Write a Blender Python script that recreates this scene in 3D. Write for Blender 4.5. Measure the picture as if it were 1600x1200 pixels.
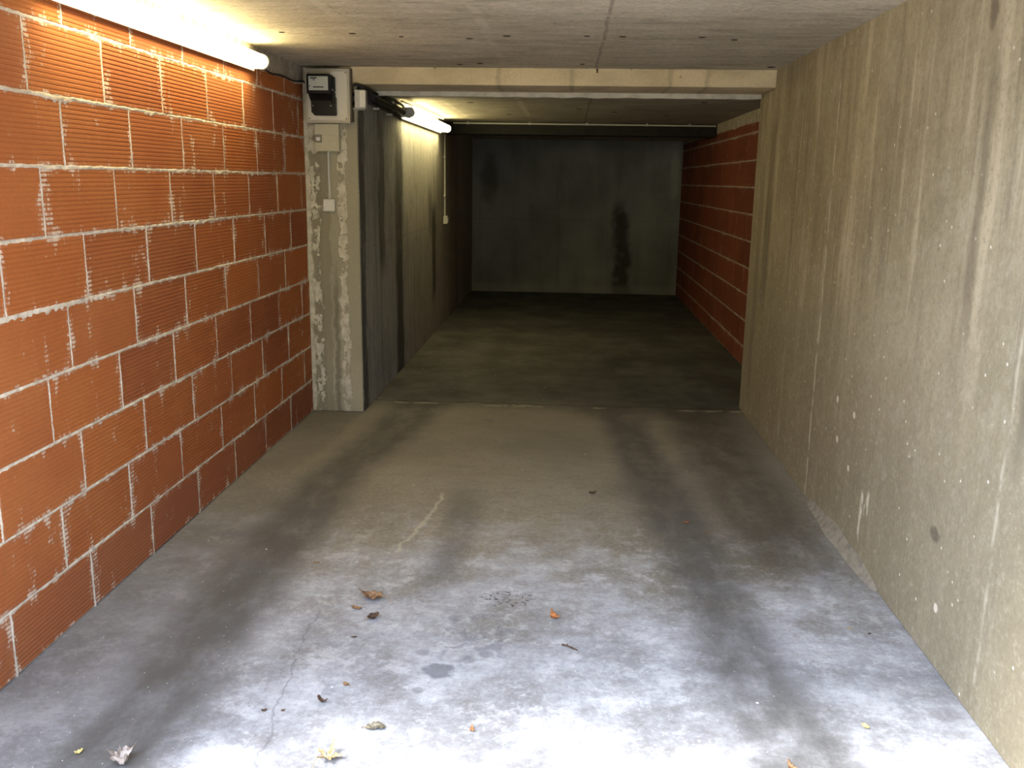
import bpy, bmesh, math, random
from mathutils import Vector, Matrix, noise as mnoise
random.seed(7)
for o in list(bpy.data.objects): bpy.data.objects.remove(o, do_unlink=True)
SC = bpy.context.scene
COL = SC.collection

# ------------------------------------------------------------------ camera, sky, sun, exposure
cam_d = bpy.data.cameras.new('camera'); cam = bpy.data.objects.new('camera', cam_d); COL.objects.link(cam)
RX = Vector((0.99803939, 0.06088724, 0.01449525)); UX = Vector((-0.02738162, 0.21649908, 0.97589876)); FW = Vector((-0.05628157, 0.97438231, -0.2177418))
m = Matrix((RX, UX, -FW)).transposed().to_4x4(); m.translation = (0, 0, 1.6)
cam.matrix_world = m
cam_d.sensor_fit = 'HORIZONTAL'; cam_d.sensor_width = 36; cam_d.lens = 36 * 1426.4 / 1600
cam_d.clip_start = 0.05; cam_d.clip_end = 200
SC.camera = cam

world = bpy.data.worlds.new('sky'); SC.world = world; world.use_nodes = True
wn = world.node_tree; wn.nodes.clear()
wo = wn.nodes.new('ShaderNodeOutputWorld'); wb = wn.nodes.new('ShaderNodeBackground')
wn.links.new(wb.outputs[0], wo.inputs[0])
wb.inputs[0].default_value = (0.70, 0.81, 1.04, 1); wb.inputs[1].default_value = 9.0
# bright hazy sky, brighter on the sun's side (left of the garage)
tc_ = wn.nodes.new('ShaderNodeTexCoord'); sx_ = wn.nodes.new('ShaderNodeSeparateXYZ'); mr_ = wn.nodes.new('ShaderNodeMapRange'); ms_ = wn.nodes.new('ShaderNodeMath'); ms_.operation = 'MULTIPLY'
wn.links.new(tc_.outputs['Generated'], sx_.inputs[0]); wn.links.new(sx_.outputs[0], mr_.inputs[0])
mr_.inputs[1].default_value = -1; mr_.inputs[2].default_value = 1; mr_.inputs[3].default_value = 1.9; mr_.inputs[4].default_value = 0.25
wn.links.new(mr_.outputs[0], ms_.inputs[0]); ms_.inputs[1].default_value = 7.0; wn.links.new(ms_.outputs[0], wb.inputs[1])

sun_d = bpy.data.lights.new('sun', 'SUN'); sun = bpy.data.objects.new('sun', sun_d); COL.objects.link(sun)
sun_d.energy = 18.5; sun_d.color = (1, 0.95, 0.87); sun_d.angle = math.radians(28.0)   # veiled by haze
sdir = Vector((0.80, 0.27, -1.25)); sun.rotation_euler = sdir.to_track_quat('-Z', 'Y').to_euler()
Y0 = 1.98   # plane of the garage opening
pd = bpy.data.lights.new('portal', 'AREA'); po = bpy.data.objects.new('portal', pd); COL.objects.link(po)
pd.shape = 'RECTANGLE'; pd.size = 3.03; pd.size_y = 2.12; pd.cycles.is_portal = True
po.location = (-0.23, Y0 - 0.02, 1.06); po.rotation_euler = (math.radians(90), 0, 0)

SC.view_settings.view_transform = 'Standard'; SC.view_settings.look = 'None'
SC.view_settings.gamma = 1; SC.view_settings.use_curve_mapping = False
SC.view_settings.exposure = 0.14
LAMP_W = 27.0      # emission strength of the tubes
LAMP_C = (1.0, 0.84, 0.43)

# ------------------------------------------------------------------ node expression helper
class E:
    def __init__(s, t, sock): s.t = t; s.k = sock
    def _m(s, op, *a, **kw):
        n = s.t.nodes.new('ShaderNodeMath'); n.operation = op
        for i, x in enumerate((s,) + a): put(s.t, n.inputs[i], x)
        return E(s.t, n.outputs[0])
    def __add__(s, o): return s._m('ADD', o)
    __radd__ = __add__
    def __mul__(s, o): return s._m('MULTIPLY', o)
    __rmul__ = __mul__
    def __sub__(s, o): return s._m('SUBTRACT', o)
    def __rsub__(s, o): return (s * -1.0) + o
    def __truediv__(s, o): return s._m('DIVIDE', o)
    def abs(s): return s._m('ABSOLUTE')
    def min(s, o): return s._m('MINIMUM', o)
    def max(s, o): return s._m('MAXIMUM', o)
    def exp(s): return s._m('EXPONENT')
    def step(s, lo, hi, a=0.0, b=1.0):
        n = s.t.nodes.new('ShaderNodeMapRange'); n.interpolation_type = 'SMOOTHSTEP'; n.clamp = True
        put(s.t, n.inputs[0], s)
        n.inputs[1].default_value = lo; n.inputs[2].default_value = hi; n.inputs[3].default_value = a; n.inputs[4].default_value = b
        if lo > hi:
            n.inputs[1].default_value = hi; n.inputs[2].default_value = lo; n.inputs[3].default_value = b; n.inputs[4].default_value = a
        return E(s.t, n.outputs[0])
    def band(s, c, w, soft):    # 1 inside |s-c|<w
        return (s - c).abs().step(w + soft, w)
def put(t, inp, x):
    if isinstance(x, E): t.links.new(x.k, inp)
    elif isinstance(x, (tuple, list)): inp.default_value = tuple(x) + ((1,) if len(x) == 3 and len(inp.default_value) == 4 else ())
    else: inp.default_value = x
class Mat:
    def __init__(s, name):
        s.m = bpy.data.materials.new(name); s.m.use_nodes = True; s.t = s.m.node_tree; s.t.nodes.clear()
        s.out = s.t.nodes.new('ShaderNodeOutputMaterial'); s.b = s.t.nodes.new('ShaderNodeBsdfPrincipled')
        s.t.links.new(s.b.outputs[0], s.out.inputs[0])
        g = s.t.nodes.new('ShaderNodeNewGeometry'); s.P = E(s.t, g.outputs['Position'])
        sp = s.t.nodes.new('ShaderNodeSeparateXYZ'); s.t.links.new(g.outputs['Position'], sp.inputs[0])
        s.x, s.y, s.z = (E(s.t, sp.outputs[i]) for i in range(3))
    def vec(s, sx, sy, sz, off=(0, 0, 0)):
        n = s.t.nodes.new('ShaderNodeMapping'); s.t.links.new(s.P.k, n.inputs[0])
        n.inputs['Scale'].default_value = (sx, sy, sz); n.inputs['Location'].default_value = off
        return E(s.t, n.outputs[0])
    def noise(s, scale, st=(1, 1, 1), detail=5, rough=0.55, off=(0, 0, 0), dist=0.0):
        n = s.t.nodes.new('ShaderNodeTexNoise'); s.t.links.new(s.vec(st[0], st[1], st[2], off).k, n.inputs['Vector'])
        n.inputs['Scale'].default_value = scale; n.inputs['Detail'].default_value = detail
        n.inputs['Roughness'].default_value = rough; n.inputs['Distortion'].default_value = dist
        return E(s.t, n.outputs['Fac'])
    def voro(s, scale, st=(1, 1, 1), off=(0, 0, 0), rnd=1.0):
        n = s.t.nodes.new('ShaderNodeTexVoronoi'); s.t.links.new(s.vec(st[0], st[1], st[2], off).k, n.inputs['Vector'])
        n.inputs['Scale'].default_value = scale; n.inputs['Randomness'].default_value = rnd
        c = s.t.nodes.new('ShaderNodeSeparateColor'); s.t.links.new(n.outputs['Color'], c.inputs[0])
        return E(s.t, n.outputs['Distance']), E(s.t, c.outputs[0])
    def mix(s, f, a, b, mode='MIX'):
        n = s.t.nodes.new('ShaderNodeMix'); n.data_type = 'RGBA'; n.blend_type = mode; n.clamp_factor = True
        put(s.t, n.inputs[0], f); put(s.t, n.inputs[6], a); put(s.t, n.inputs[7], b)
        return E(s.t, n.outputs[2])
    def mul(s, c, f):   # colour times scalar
        n = s.t.nodes.new('ShaderNodeVectorMath'); n.operation = 'SCALE'
        put(s.t, n.inputs[0], c if isinstance(c, E) else c); put(s.t, n.inputs['Scale'], f)
        return E(s.t, n.outputs[0])
    def attr(s, name):
        n = s.t.nodes.new('ShaderNodeAttribute'); n.attribute_name = name
        c = s.t.nodes.new('ShaderNodeSeparateColor'); s.t.links.new(n.outputs['Color'], c.inputs[0])
        return [E(s.t, c.outputs[i]) for i in range(3)]
    def fin(s, col, rough=0.85, bump=None, dist=0.004, strength=1.0, metal=0, spec=0.3):
        put(s.t, s.b.inputs['Base Color'], col); put(s.t, s.b.inputs['Roughness'], rough)
        s.b.inputs['Metallic'].default_value = metal; s.b.inputs['Specular IOR Level'].default_value = spec
        if bump is not None:
            n = s.t.nodes.new('ShaderNodeBump'); n.inputs['Distance'].default_value = dist; n.inputs['Strength'].default_value = strength
            s.t.links.new(bump.k, n.inputs['Height']); s.t.links.new(n.outputs[0], s.b.inputs['Normal'])
        return s.m

def plain(name, col, rough=0.5, metal=0, grime=0.12, spec=0.4, emis=None, scale=40):
    M = Mat(name)
    n = M.noise(scale, detail=3); c = M.mix(n.step(0.35, 0.75) * grime * 3, col, tuple(x * 0.55 for x in col))
    if emis:
        M.b.inputs['Emission Color'].default_value = tuple(emis[0]) + (1,); M.b.inputs['Emission Strength'].default_value = emis[1]
    return M.fin(c, rough, n, 0.0006, 0.5, metal, spec)

# ------------------------------------------------------------------ concrete materials
def pores(M, scale=28, thr=0.93, size=0.16, off=(0, 0, 0)):
    d, r = M.voro(scale, off=off)
    return (d.step(size, size * 0.5) * r.step(thr, thr + 0.01))

def m_wall_right():
    M = Mat('board_cast_concrete')
    big = M.noise(1.1, detail=5, rough=0.6)
    st = M.noise(9, (1, 1, 0.10), detail=5, rough=0.6)
    st2 = M.noise(28, (1, 1, 0.05), detail=3, rough=0.6, off=(3, 1, 2))
    fine = M.noise(48, detail=8, rough=0.8)
    blot = M.noise(6, detail=5, rough=0.65, off=(5, 2, 0))
    up = M.z.step(0.7, 1.5)                      # the streaks run over the upper boards
    c = M.mix(big.step(0.35, 0.68), (0.265, 0.229, 0.147), (0.36, 0.313, 0.208))
    c = M.mix(blot.step(0.48, 0.72) * 0.45, c, (0.43, 0.385, 0.29))
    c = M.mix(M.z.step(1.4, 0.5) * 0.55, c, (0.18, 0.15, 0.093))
    c = M.mix(st.step(0.52, 0.68) * (up * 0.65 + 0.12), c, (0.50, 0.43, 0.30))
    c = M.mix(st.step(0.48, 0.33) * (up * 0.55 + 0.15), c, (0.19, 0.16, 0.11))
    c = M.mix(st2.step(0.56, 0.72) * up * 0.35, c, (0.55, 0.48, 0.36))
    c = M.mix(st2.step(0.42, 0.28) * 0.2, c, (0.17, 0.14, 0.10))
    c = M.mix(fine.step(0.5, 0.66) * 0.5, c, (0.17, 0.14, 0.10)); c = M.mix(fine.step(0.48, 0.34) * 0.4, c, (0.46, 0.41, 0.31))
    mot = M.noise(15, detail=6, rough=0.75, off=(1, 8, 1)); c = M.mix(mot.step(0.5, 0.7) * 0.4, c, (0.20, 0.17, 0.12)); c = M.mix(mot.step(0.46, 0.3) * 0.35, c, (0.47, 0.42, 0.32))
    # white lime specks, dark blow holes
    c = M.mix(pores(M, 17, 0.86, 0.13) * 0.8, c, (0.75, 0.7, 0.6)); c = M.mix(pores(M, 34, 0.88, 0.16, (8, 1, 8)) * 0.6, c, (0.68, 0.62, 0.5))
    c = M.mix(pores(M, 40, 0.90, 0.17, (4, 4, 4)) * 0.7, c, (0.10, 0.07, 0.05))
    # pale formwork seams and a darker end strip by the opening
    wob = M.noise(5, off=(1, 7, 3)) * 0.05
    for yy, w, a in ((4.66, 0.008, 0.55), (2.62, 0.003, 0.35), (5.35, 0.006, 0.25)):
        c = M.mix((M.y + wob - 0.025).band(yy, w, 0.01) * M.noise(8, (1, 1, 1.5), off=(2, 2, 2)).step(0.35, 0.6) * a, c, (0.62, 0.56, 0.44))
    for yy, w, z0, z1, a in ((6.05, 0.05, 1.0, 1.9, 0.5), (6.3, 0.04, 0.3, 1.6, 0.35), (3.0, 0.008, 1.3, 1.9, 0.5), (2.55, 0.005, 1.0, 1.8, 0.6)):
        c = M.mix((M.y + wob * 1.5 - 0.04).band(yy, w, 0.05) * M.z.band((z0 + z1) / 2, (z1 - z0) / 2, 0.3) * a, c, (0.12, 0.10, 0.07))
    # white scrape, two dark stains
    n1 = M.noise(22, (1, 1, 0.35), off=(9, 0, 0), dist=0.5)
    scr = ((M.y - 3.75 - (M.z - 0.22) * -0.05).band(0, 0.035, 0.03)) * M.z.band(0.23, 0.09, 0.06) * n1.step(0.50, 0.58)
    c = M.mix(scr * 0.8, c, (0.66, 0.60, 0.48))
    n2 = M.noise(18, off=(3, 3, 3))
    for yy, zz, ry, rz in ((3.03, 0.435, 0.05, 0.03), (3.06, 2.15, 0.035, 0.09)):
        d = ((M.y - yy) / ry)._m('POWER', 2.0) + ((M.z - zz) / rz)._m('POWER', 2.0)
        c = M.mix((d + n2 * 2.0).step(2.2, 1.2) * 0.7, c, (0.10, 0.075, 0.055))
    for yy, zz in ((4.25, 0.62), (3.99, 0.61), (4.2, 0.44), (4.0, 0.36), (2.95, 0.2)):
        d = ((M.y - yy) / 0.018)._m('POWER', 2.0) + ((M.z - zz) / 0.018)._m('POWER', 2.0)
        c = M.mix((d + n2 * 1.5).step(1.8, 1.2) * 0.85, c, (0.70, 0.64, 0.52))
    h = st * 0.5 * up + st2 * 0.3 + fine * 0.25 + blot * 0.3 - pores(M, 40, 0.90, 0.17, (4, 4, 4)) * 0.5
    return M.fin(c, 0.9, h, 0.006, 0.7)

def m_inner_left():
    M = Mat('dark_streaked_concrete')
    big = M.noise(1.3, detail=5); st = M.noise(7, (1, 1, 0.08), detail=5, rough=0.62); fine = M.noise(55, detail=4, rough=0.7)
    st2 = M.noise(22, (1, 1, 0.05), detail=3, off=(2, 2, 2))
    c = M.mix(big.step(0.35, 0.7), (0.37, 0.37, 0.335), (0.50, 0.495, 0.44))
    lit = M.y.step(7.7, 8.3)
    c = M.mix(lit * 0.5, c, (0.48, 0.455, 0.37))  # lamp-lit stretch of the wall painted warmer
    c = M.mix(st.step(0.5, 0.72) * 0.5, c, (0.56, 0.54, 0.46)); c = M.mix(st.step(0.48, 0.3) * 0.45, c, (0.12, 0.115, 0.095))
    c = M.mix(st2.step(0.52, 0.7) * 0.25, c, (0.32, 0.29, 0.22)); c = M.mix(fine.step(0.35, 0.75) * 0.25, c, (0.10, 0.09, 0.075))
    mot = M.noise(9, (1, 1, 0.5), detail=7, rough=0.75, off=(2, 6, 1)); c = M.mix(mot.step(0.5, 0.66) * 0.4, c, (0.15, 0.145, 0.12)); c = M.mix(mot.step(0.46, 0.32) * 0.3, c, (0.58, 0.56, 0.48))
    wob = (M.noise(3.5, (1, 1, 0.6), off=(5, 5, 1), detail=6, rough=0.65) - 0.5) * 0.30
    for yy, w, zc, zh, a in ((6.20, 0.09, 1.1, 1.6, 0.75), (6.85, 0.09, 1.5, 0.45, 0.6), (7.58, 0.15, 0.8, 1.6, 0.85), (9.55, 0.13, 0.85, 0.35, 0.8), (9.3, 0.10, 1.28, 0.10, 0.5), (11.2, 0.4, 1.2, 1.2, 0.3)):
        c = M.mix((M.y + wob).band(yy, w * 0.6, w) * M.z.band(zc, zh, 0.25) * a * mot.step(0.25, 0.5, 0.35, 1.0), c, (0.035, 0.032, 0.025))  # upright bands mixed darker, broken up by noise
    c = M.mix((M.y + wob * 0.08).band(6.43, 0.008, 0.01) * M.noise(30, off=(1, 1, 1)).step(0.35, 0.6) * 0.7, c, (0.45, 0.43, 0.38))
    c = M.mix(M.z.band(1.13, 0.002, 0.006) * 0.22, c, (0.08, 0.07, 0.06))
    c = M.mix(pores(M, 30, 0.93, 0.16) * 0.7, c, (0.05, 0.045, 0.035))
    return M.fin(c, 0.9, st * 0.4 + fine * 0.3 + st2 * 0.3, 0.006, 0.7)

def m_back():
    M = Mat('dim_back_concrete')
    big = M.noise(1.2, detail=5); st = M.noise(6, (1, 1, 0.1), detail=4); fine = M.noise(40, detail=4)
    c = M.mix(big.step(0.35, 0.7), (0.22, 0.235, 0.225), (0.33, 0.35, 0.335))
    c = M.mix(st.step(0.5, 0.72) * 0.3, c, (0.42, 0.41, 0.37)); c = M.mix(st.step(0.45, 0.3) * 0.3, c, (0.14, 0.14, 0.12))
    c = M.mix(fine.step(0.4, 0.7) * 0.2, c, (0.17, 0.165, 0.15))
    wob = (M.noise(2.2, (1, 1, 1.3), off=(0, 0, 7)) - 0.5) * 0.28
    low = (1.15 - M.z).max(0.0) * 0.05
    c = M.mix(((M.x + wob - 0.74 - low).abs() - low).step(0.13, 0.03) * M.z.step(1.5, 1.1) * M.noise(7, off=(2, 8, 2)).step(0.15, 0.5) * 0.85, c, (0.05, 0.048, 0.038))
    d = ((M.x + 1.14) / 0.16)._m('POWER', 2.0) + ((M.z - 1.6) / 0.42)._m('POWER', 2.0)
    c = M.mix((d + M.noise(5, off=(4, 4, 4)) * 1.6).step(1.9, 0.9) * 0.6, c, (0.07, 0.068, 0.055))
    c = M.mix(M.z.band(1.05, 0.004, 0.008) * 0.15, c, (0.1, 0.1, 0.09))
    c = M.mix(M.z.step(0.16, 0.06) * 0.3, c, (0.45, 0.44, 0.40))
    d = ((M.x - 1.50) / 0.08)._m('POWER', 2.0) + ((M.z - 1.75) / 0.5)._m('POWER', 2.0)
    c = M.mix((d + M.noise(7, off=(4, 1, 4)) * 1.6).step(1.9, 0.9) * 0.6, c, (0.5, 0.49, 0.45))
    return M.fin(c, 0.92, st * 0.4 + fine * 0.3, 0.006, 0.7)

def m_pilaster():
    M = Mat('plaster_smeared_concrete')
    big = M.noise(1.6, (1, 1, 0.6), detail=5); fine = M.noise(70, detail=4, rough=0.7); mid = M.noise(16, detail=5, rough=0.65)
    c = M.mix(big.step(0.35, 0.7), (0.38, 0.35, 0.25), (0.52, 0.48, 0.35))
    c = M.mix(fine.step(0.35, 0.8) * 0.2, c, (0.2, 0.17, 0.11))
    wob = (M.noise(9, (1, 1, 0.8), off=(3, 3, 3), rough=0.7) - 0.5) * 0.17
    patch = M.noise(17, (1, 1, 0.7), detail=6, rough=0.7, off=(7, 1, 1))
    s1 = (M.x + wob).band(-1.69, 0.028, 0.006) * patch.step(0.47, 0.51)
    s1b = (M.x + wob * 0.4).step(-1.718, -1.724)
    s2 = (M.x + wob * 0.7).band(-1.505, 0.026, 0.005) * (patch.step(0.40, 0.45))
    c = M.mix((M.x + wob * 0.6).band(-1.655, 0.05, 0.02) * 0.45 * M.z.step(2.2, 1.7), c, (0.17, 0.15, 0.10))
    c = M.mix((M.x + wob * 0.5).band(-1.565, 0.006, 0.02) * M.z.step(1.2, 0.7) * 0.6, c, (0.12, 0.105, 0.08))
    c = M.mix((M.x + wob * 0.5).band(-1.70, 0.05, 0.01) * 0.35, c, (0.20, 0.18, 0.12))
    w = M.mix(mid.step(0.3, 0.7), (0.46, 0.43, 0.33), (0.70, 0.67, 0.54))
    c = M.mix(s1.max(s1b * 0.9).max(s2), c, w)
    c = M.mix(pores(M, 30, 0.9, 0.14) * 0.5, c, (0.75, 0.72, 0.6))
    return M.fin(c, 0.9, s1.max(s2) * 0.6 + fine * 0.2 + mid * 0.3, 0.008, 0.8)

def m_beam():
    M = Mat('yellowish_beam_concrete')
    big = M.noise(3, (1, 1, 2), detail=5); fine = M.noise(60, detail=4, rough=0.7)
    c = M.mix(big.step(0.35, 0.7), (0.55, 0.46, 0.29), (0.72, 0.61, 0.40))
    c = M.mix(fine.step(0.4, 0.75) * 0.25, c, (0.3, 0.24, 0.14))
    n = M.noise(12, off=(1, 5, 2))
    for xx in (-0.47, 0.62, 0.86, 0.0):
        c = M.mix((M.x + (n - 0.5) * 0.05).band(xx, 0.005, 0.02) * 0.35, c, (0.2, 0.16, 0.10))
    c = M.mix(pores(M, 16, 0.86, 0.22) * 0.6, c, (0.12, 0.09, 0.07))
    c = M.mix(M.z.step(2.285, 2.30) * n.step(0.4, 0.6) * 0.6, c, (0.72, 0.66, 0.5))
    return M.fin(c, 0.9, big * 0.4 + fine * 0.3, 0.006, 0.8)

def m_ceiling(name, k=1.0):
    M = Mat(name)
    big = M.noise(1.1, detail=5, rough=0.6); st = M.noise(11, (0.30, 1, 1), detail=8, rough=0.8); fine = M.noise(60, (0.5, 1, 1), detail=5, rough=0.75)
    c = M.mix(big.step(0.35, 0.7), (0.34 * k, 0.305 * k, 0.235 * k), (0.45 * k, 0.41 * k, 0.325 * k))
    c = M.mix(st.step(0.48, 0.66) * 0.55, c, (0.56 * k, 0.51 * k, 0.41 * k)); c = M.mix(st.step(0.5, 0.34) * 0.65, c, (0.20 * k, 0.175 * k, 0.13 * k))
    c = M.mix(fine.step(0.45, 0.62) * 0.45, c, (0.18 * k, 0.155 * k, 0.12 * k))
    wob = (M.noise(5, off=(4, 4, 4)) - 0.5) * 0.05
    c = M.mix((M.x + wob * 0.6).band(0.152, 0.004, 0.008) * M.noise(10).step(0.3, 0.5) * 0.6, c, (0.16 * k, 0.13 * k, 0.1 * k))
    c = M.mix((M.x + wob).band(-0.42, 0.012, 0.02) * M.noise(7, off=(1, 0, 0)).step(0.4, 0.6) * 0.5, c, (0.58, 0.54, 0.45))
    c = M.mix((M.x + wob).band(-1.05, 0.01, 0.02) * M.noise(7, off=(6, 0, 0)).step(0.4, 0.6) * 0.4, c, (0.56, 0.52, 0.43))
    c = M.mix(pores(M, 24, 0.93, 0.16) * 0.7, c, (0.10, 0.075, 0.05))
    c = M.mix(pores(M, 20, 0.95, 0.13, (9, 9, 9)) * 0.7, c, (0.65, 0.61, 0.52))
    return M.fin(c, 0.92, st * 0.6 + fine * 0.6, 0.010, 1.0)

def m_floor():
    M = Mat('oil_marked_floor_concrete')
    big = M.noise(0.9, detail=6, rough=0.6, off=(2, 0, 0)); med = M.noise(3.2, (1, 1, 1), detail=7, rough=0.68, off=(0, 3, 0))
    fine = M.noise(50, detail=8, rough=0.82); mot = M.noise(16, detail=8, rough=0.78, off=(6, 6, 0)); sw = M.noise(14, (0.35, 1, 1), detail=5, rough=0.6)
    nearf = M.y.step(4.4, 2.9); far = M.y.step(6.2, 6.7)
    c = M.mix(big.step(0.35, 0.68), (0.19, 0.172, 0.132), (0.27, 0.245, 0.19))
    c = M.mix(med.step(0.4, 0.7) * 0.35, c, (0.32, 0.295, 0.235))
    # worn, dusty patches, with bluish daylight brightening painted in towards the open end
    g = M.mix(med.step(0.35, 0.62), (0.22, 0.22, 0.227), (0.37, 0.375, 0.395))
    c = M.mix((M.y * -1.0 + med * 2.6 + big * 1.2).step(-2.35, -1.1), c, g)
    dust_daylight = M.noise(7, detail=9, rough=0.8, off=(8, 1, 0))
    c = M.mix(dust_daylight.step(0.50, 0.62) * M.y.step(4.6, 3.4) * 0.55, c, (0.54, 0.54, 0.555))
    c = M.mix((dust_daylight * 0.5 + med * 0.5).step(0.46, 0.60) * M.y.step(3.1, 2.3) * 0.75, c, (0.52, 0.525, 0.54))  # front strip mixed paler to blow out as if sunlit
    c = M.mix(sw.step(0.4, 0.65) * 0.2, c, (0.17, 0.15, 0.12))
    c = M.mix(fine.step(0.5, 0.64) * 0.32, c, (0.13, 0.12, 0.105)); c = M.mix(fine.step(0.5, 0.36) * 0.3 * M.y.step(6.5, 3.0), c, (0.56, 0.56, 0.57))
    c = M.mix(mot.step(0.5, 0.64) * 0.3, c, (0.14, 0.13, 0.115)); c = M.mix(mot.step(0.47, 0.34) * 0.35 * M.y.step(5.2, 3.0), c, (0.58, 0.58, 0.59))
    # grey dirt along the left wall, weaker daylight there painted in too
    c = M.mix((M.x + mot * 0.3).step(-0.80, -1.15) * M.y.step(1.8, 2.6) * M.y.step(5.0, 3.6) * 0.6, c, (0.13, 0.13, 0.137))
    # tyre tracks, wide darker patches, darker floor past the slab joint
    wob = (M.noise(1.5, off=(0, 0, 5), detail=6, rough=0.65) - 0.5) * 0.20
    tn = M.noise(7, (1, 0.5, 1), detail=6, rough=0.65, off=(4, 4, 0)).step(0.25, 0.6, 0.45, 1.0)
    ty = M.y
    def track(c, xf, w, soft, a, y0, y1, col=(0.085, 0.08, 0.072)):
        return M.mix((M.x - xf + wob).band(0, w, soft) * M.y.band((y0 + y1) / 2, (y1 - y0) / 2, 0.6) * tn * a, c, col)
    c = track(c, (ty - 4.4).max(0.0) * 0.12 - 1.245, 0.07, 0.19, 0.9, 1.5, 7.4)
    c = track(c, (ty - 2.6) * -0.075 + 0.68, 0.06, 0.17, 0.85, 1.5, 6.0)
    c = track(c, (ty - 4.8) * -0.02 + 0.98, 0.10, 0.24, 0.75, 3.9, 6.5, (0.07, 0.058, 0.042))
    c = track(c, ty * 0.0 + 0.62, 0.4, 0.3, 0.6, 6.5, 8.6, (0.05, 0.043, 0.033))
    c = track(c, ty * 0.0 - 0.48, 0.02, 0.12, 0.55, 3.6, 4.2)
    c = track(c, (ty - 8.0) * 0.04 - 1.05, 0.08, 0.2, 0.5, 6.6, 9.5, (0.05, 0.045, 0.035))
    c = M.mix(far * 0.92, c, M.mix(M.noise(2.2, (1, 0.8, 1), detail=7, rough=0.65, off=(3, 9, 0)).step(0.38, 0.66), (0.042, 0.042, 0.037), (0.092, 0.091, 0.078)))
    # oil spots
    sp = M.noise(17, off=(2, 5, 0), detail=3, rough=0.5)
    d = ((M.x + 0.30) / 0.16)._m('POWER', 2.0) + ((M.y - 2.98) / 0.24)._m('POWER', 2.0)
    c = M.mix(d.step(1.3, 0.3) * sp.step(0.52, 0.6) * 0.55, c, (0.15, 0.155, 0.18))
    d = ((M.x + 0.385) / 0.065)._m('POWER', 2.0) + ((M.y - 2.745) / 0.05)._m('POWER', 2.0)
    c = M.mix((d + sp * 3.0).step(2.6, 1.9) * 0.75, c, (0.12, 0.125, 0.14))
    for xx, yy, r in ((-0.46, 2.86, 0.03), (-0.44, 2.62, 0.022), (-0.3, 2.83, 0.035), (-0.24, 2.87, 0.03), (-0.2, 3.02, 0.03), (-0.50, 6.0, 0.05), (-0.53, 8.1, 0.07), (-1.5, 3.85, 0.07)):
        d = ((M.x - xx) / r)._m('POWER', 2.0) + ((M.y - yy) / r)._m('POWER', 2.0)
        c = M.mix((d + sp * 2.6).step(2.3, 1.4) * 0.5, c, (0.12, 0.12, 0.13))
    d = ((M.x + 0.20) / 0.13)._m('POWER', 2.0) + ((M.y - 3.30) / 0.08)._m('POWER', 2.0)
    vd, vr = M.voro(45, off=(1, 1, 0))
    c = M.mix(d.step(1.2, 0.5) * M.noise(60, off=(1, 1, 0), detail=2).step(0.57, 0.62) * 0.8, c, (0.03, 0.03, 0.028))
    # slab joint, cracks
    w2 = (M.noise(4, off=(1, 1, 1), detail=6, rough=0.65) - 0.5) * 0.22
    c = M.mix((M.y + w2).band(6.44, 0.008, 0.03) * M.noise(5, off=(2, 0, 0), detail=5).step(0.46, 0.56) * 0.6, c, (0.42, 0.385, 0.30))
    c = M.mix((M.y + w2).band(6.50, 0.006, 0.02) * 0.6, c, (0.04, 0.035, 0.03))
    cr = M.noise(3.5, off=(7, 7, 0), detail=8, rough=0.6) * 0.16 - 0.08
    c = M.mix((M.x + cr + (M.y - 2.6) * 0.10).band(-0.86, 0.0015, 0.004) * M.y.band(2.65, 0.45, 0.1) * 0.45, c, (0.12, 0.12, 0.13))
    c = M.mix((M.x + cr * 1.5 - (M.y - 4.1) * 0.16).band(-0.65, 0.004, 0.01) * M.y.band(4.1, 0.35, 0.1) * 0.6, c, (0.46, 0.42, 0.33))
    # grit
    c = M.mix(pores(M, 60, 0.90, 0.15) * 0.7 * M.y.step(5.0, 3.0), c, (0.85, 0.85, 0.85))
    c = M.mix(pores(M, 50, 0.93, 0.15, (3, 3, 3)) * 0.7, c, (0.06, 0.055, 0.05))
    c = M.mix(pores(M, 14, 0.93, 0.09, (6, 3, 3)) * 0.8, c, (0.8, 0.8, 0.8))
    h = med * 0.6 + fine * 0.25 + dust_daylight * 0.3 + (M.y + w2).band(6.47, 0.02, 0.02) * -0.4
    return M.fin(c, med.step(0.3, 0.7, 0.62, 0.85), h, 0.008, 0.6, spec=0.35)

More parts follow.
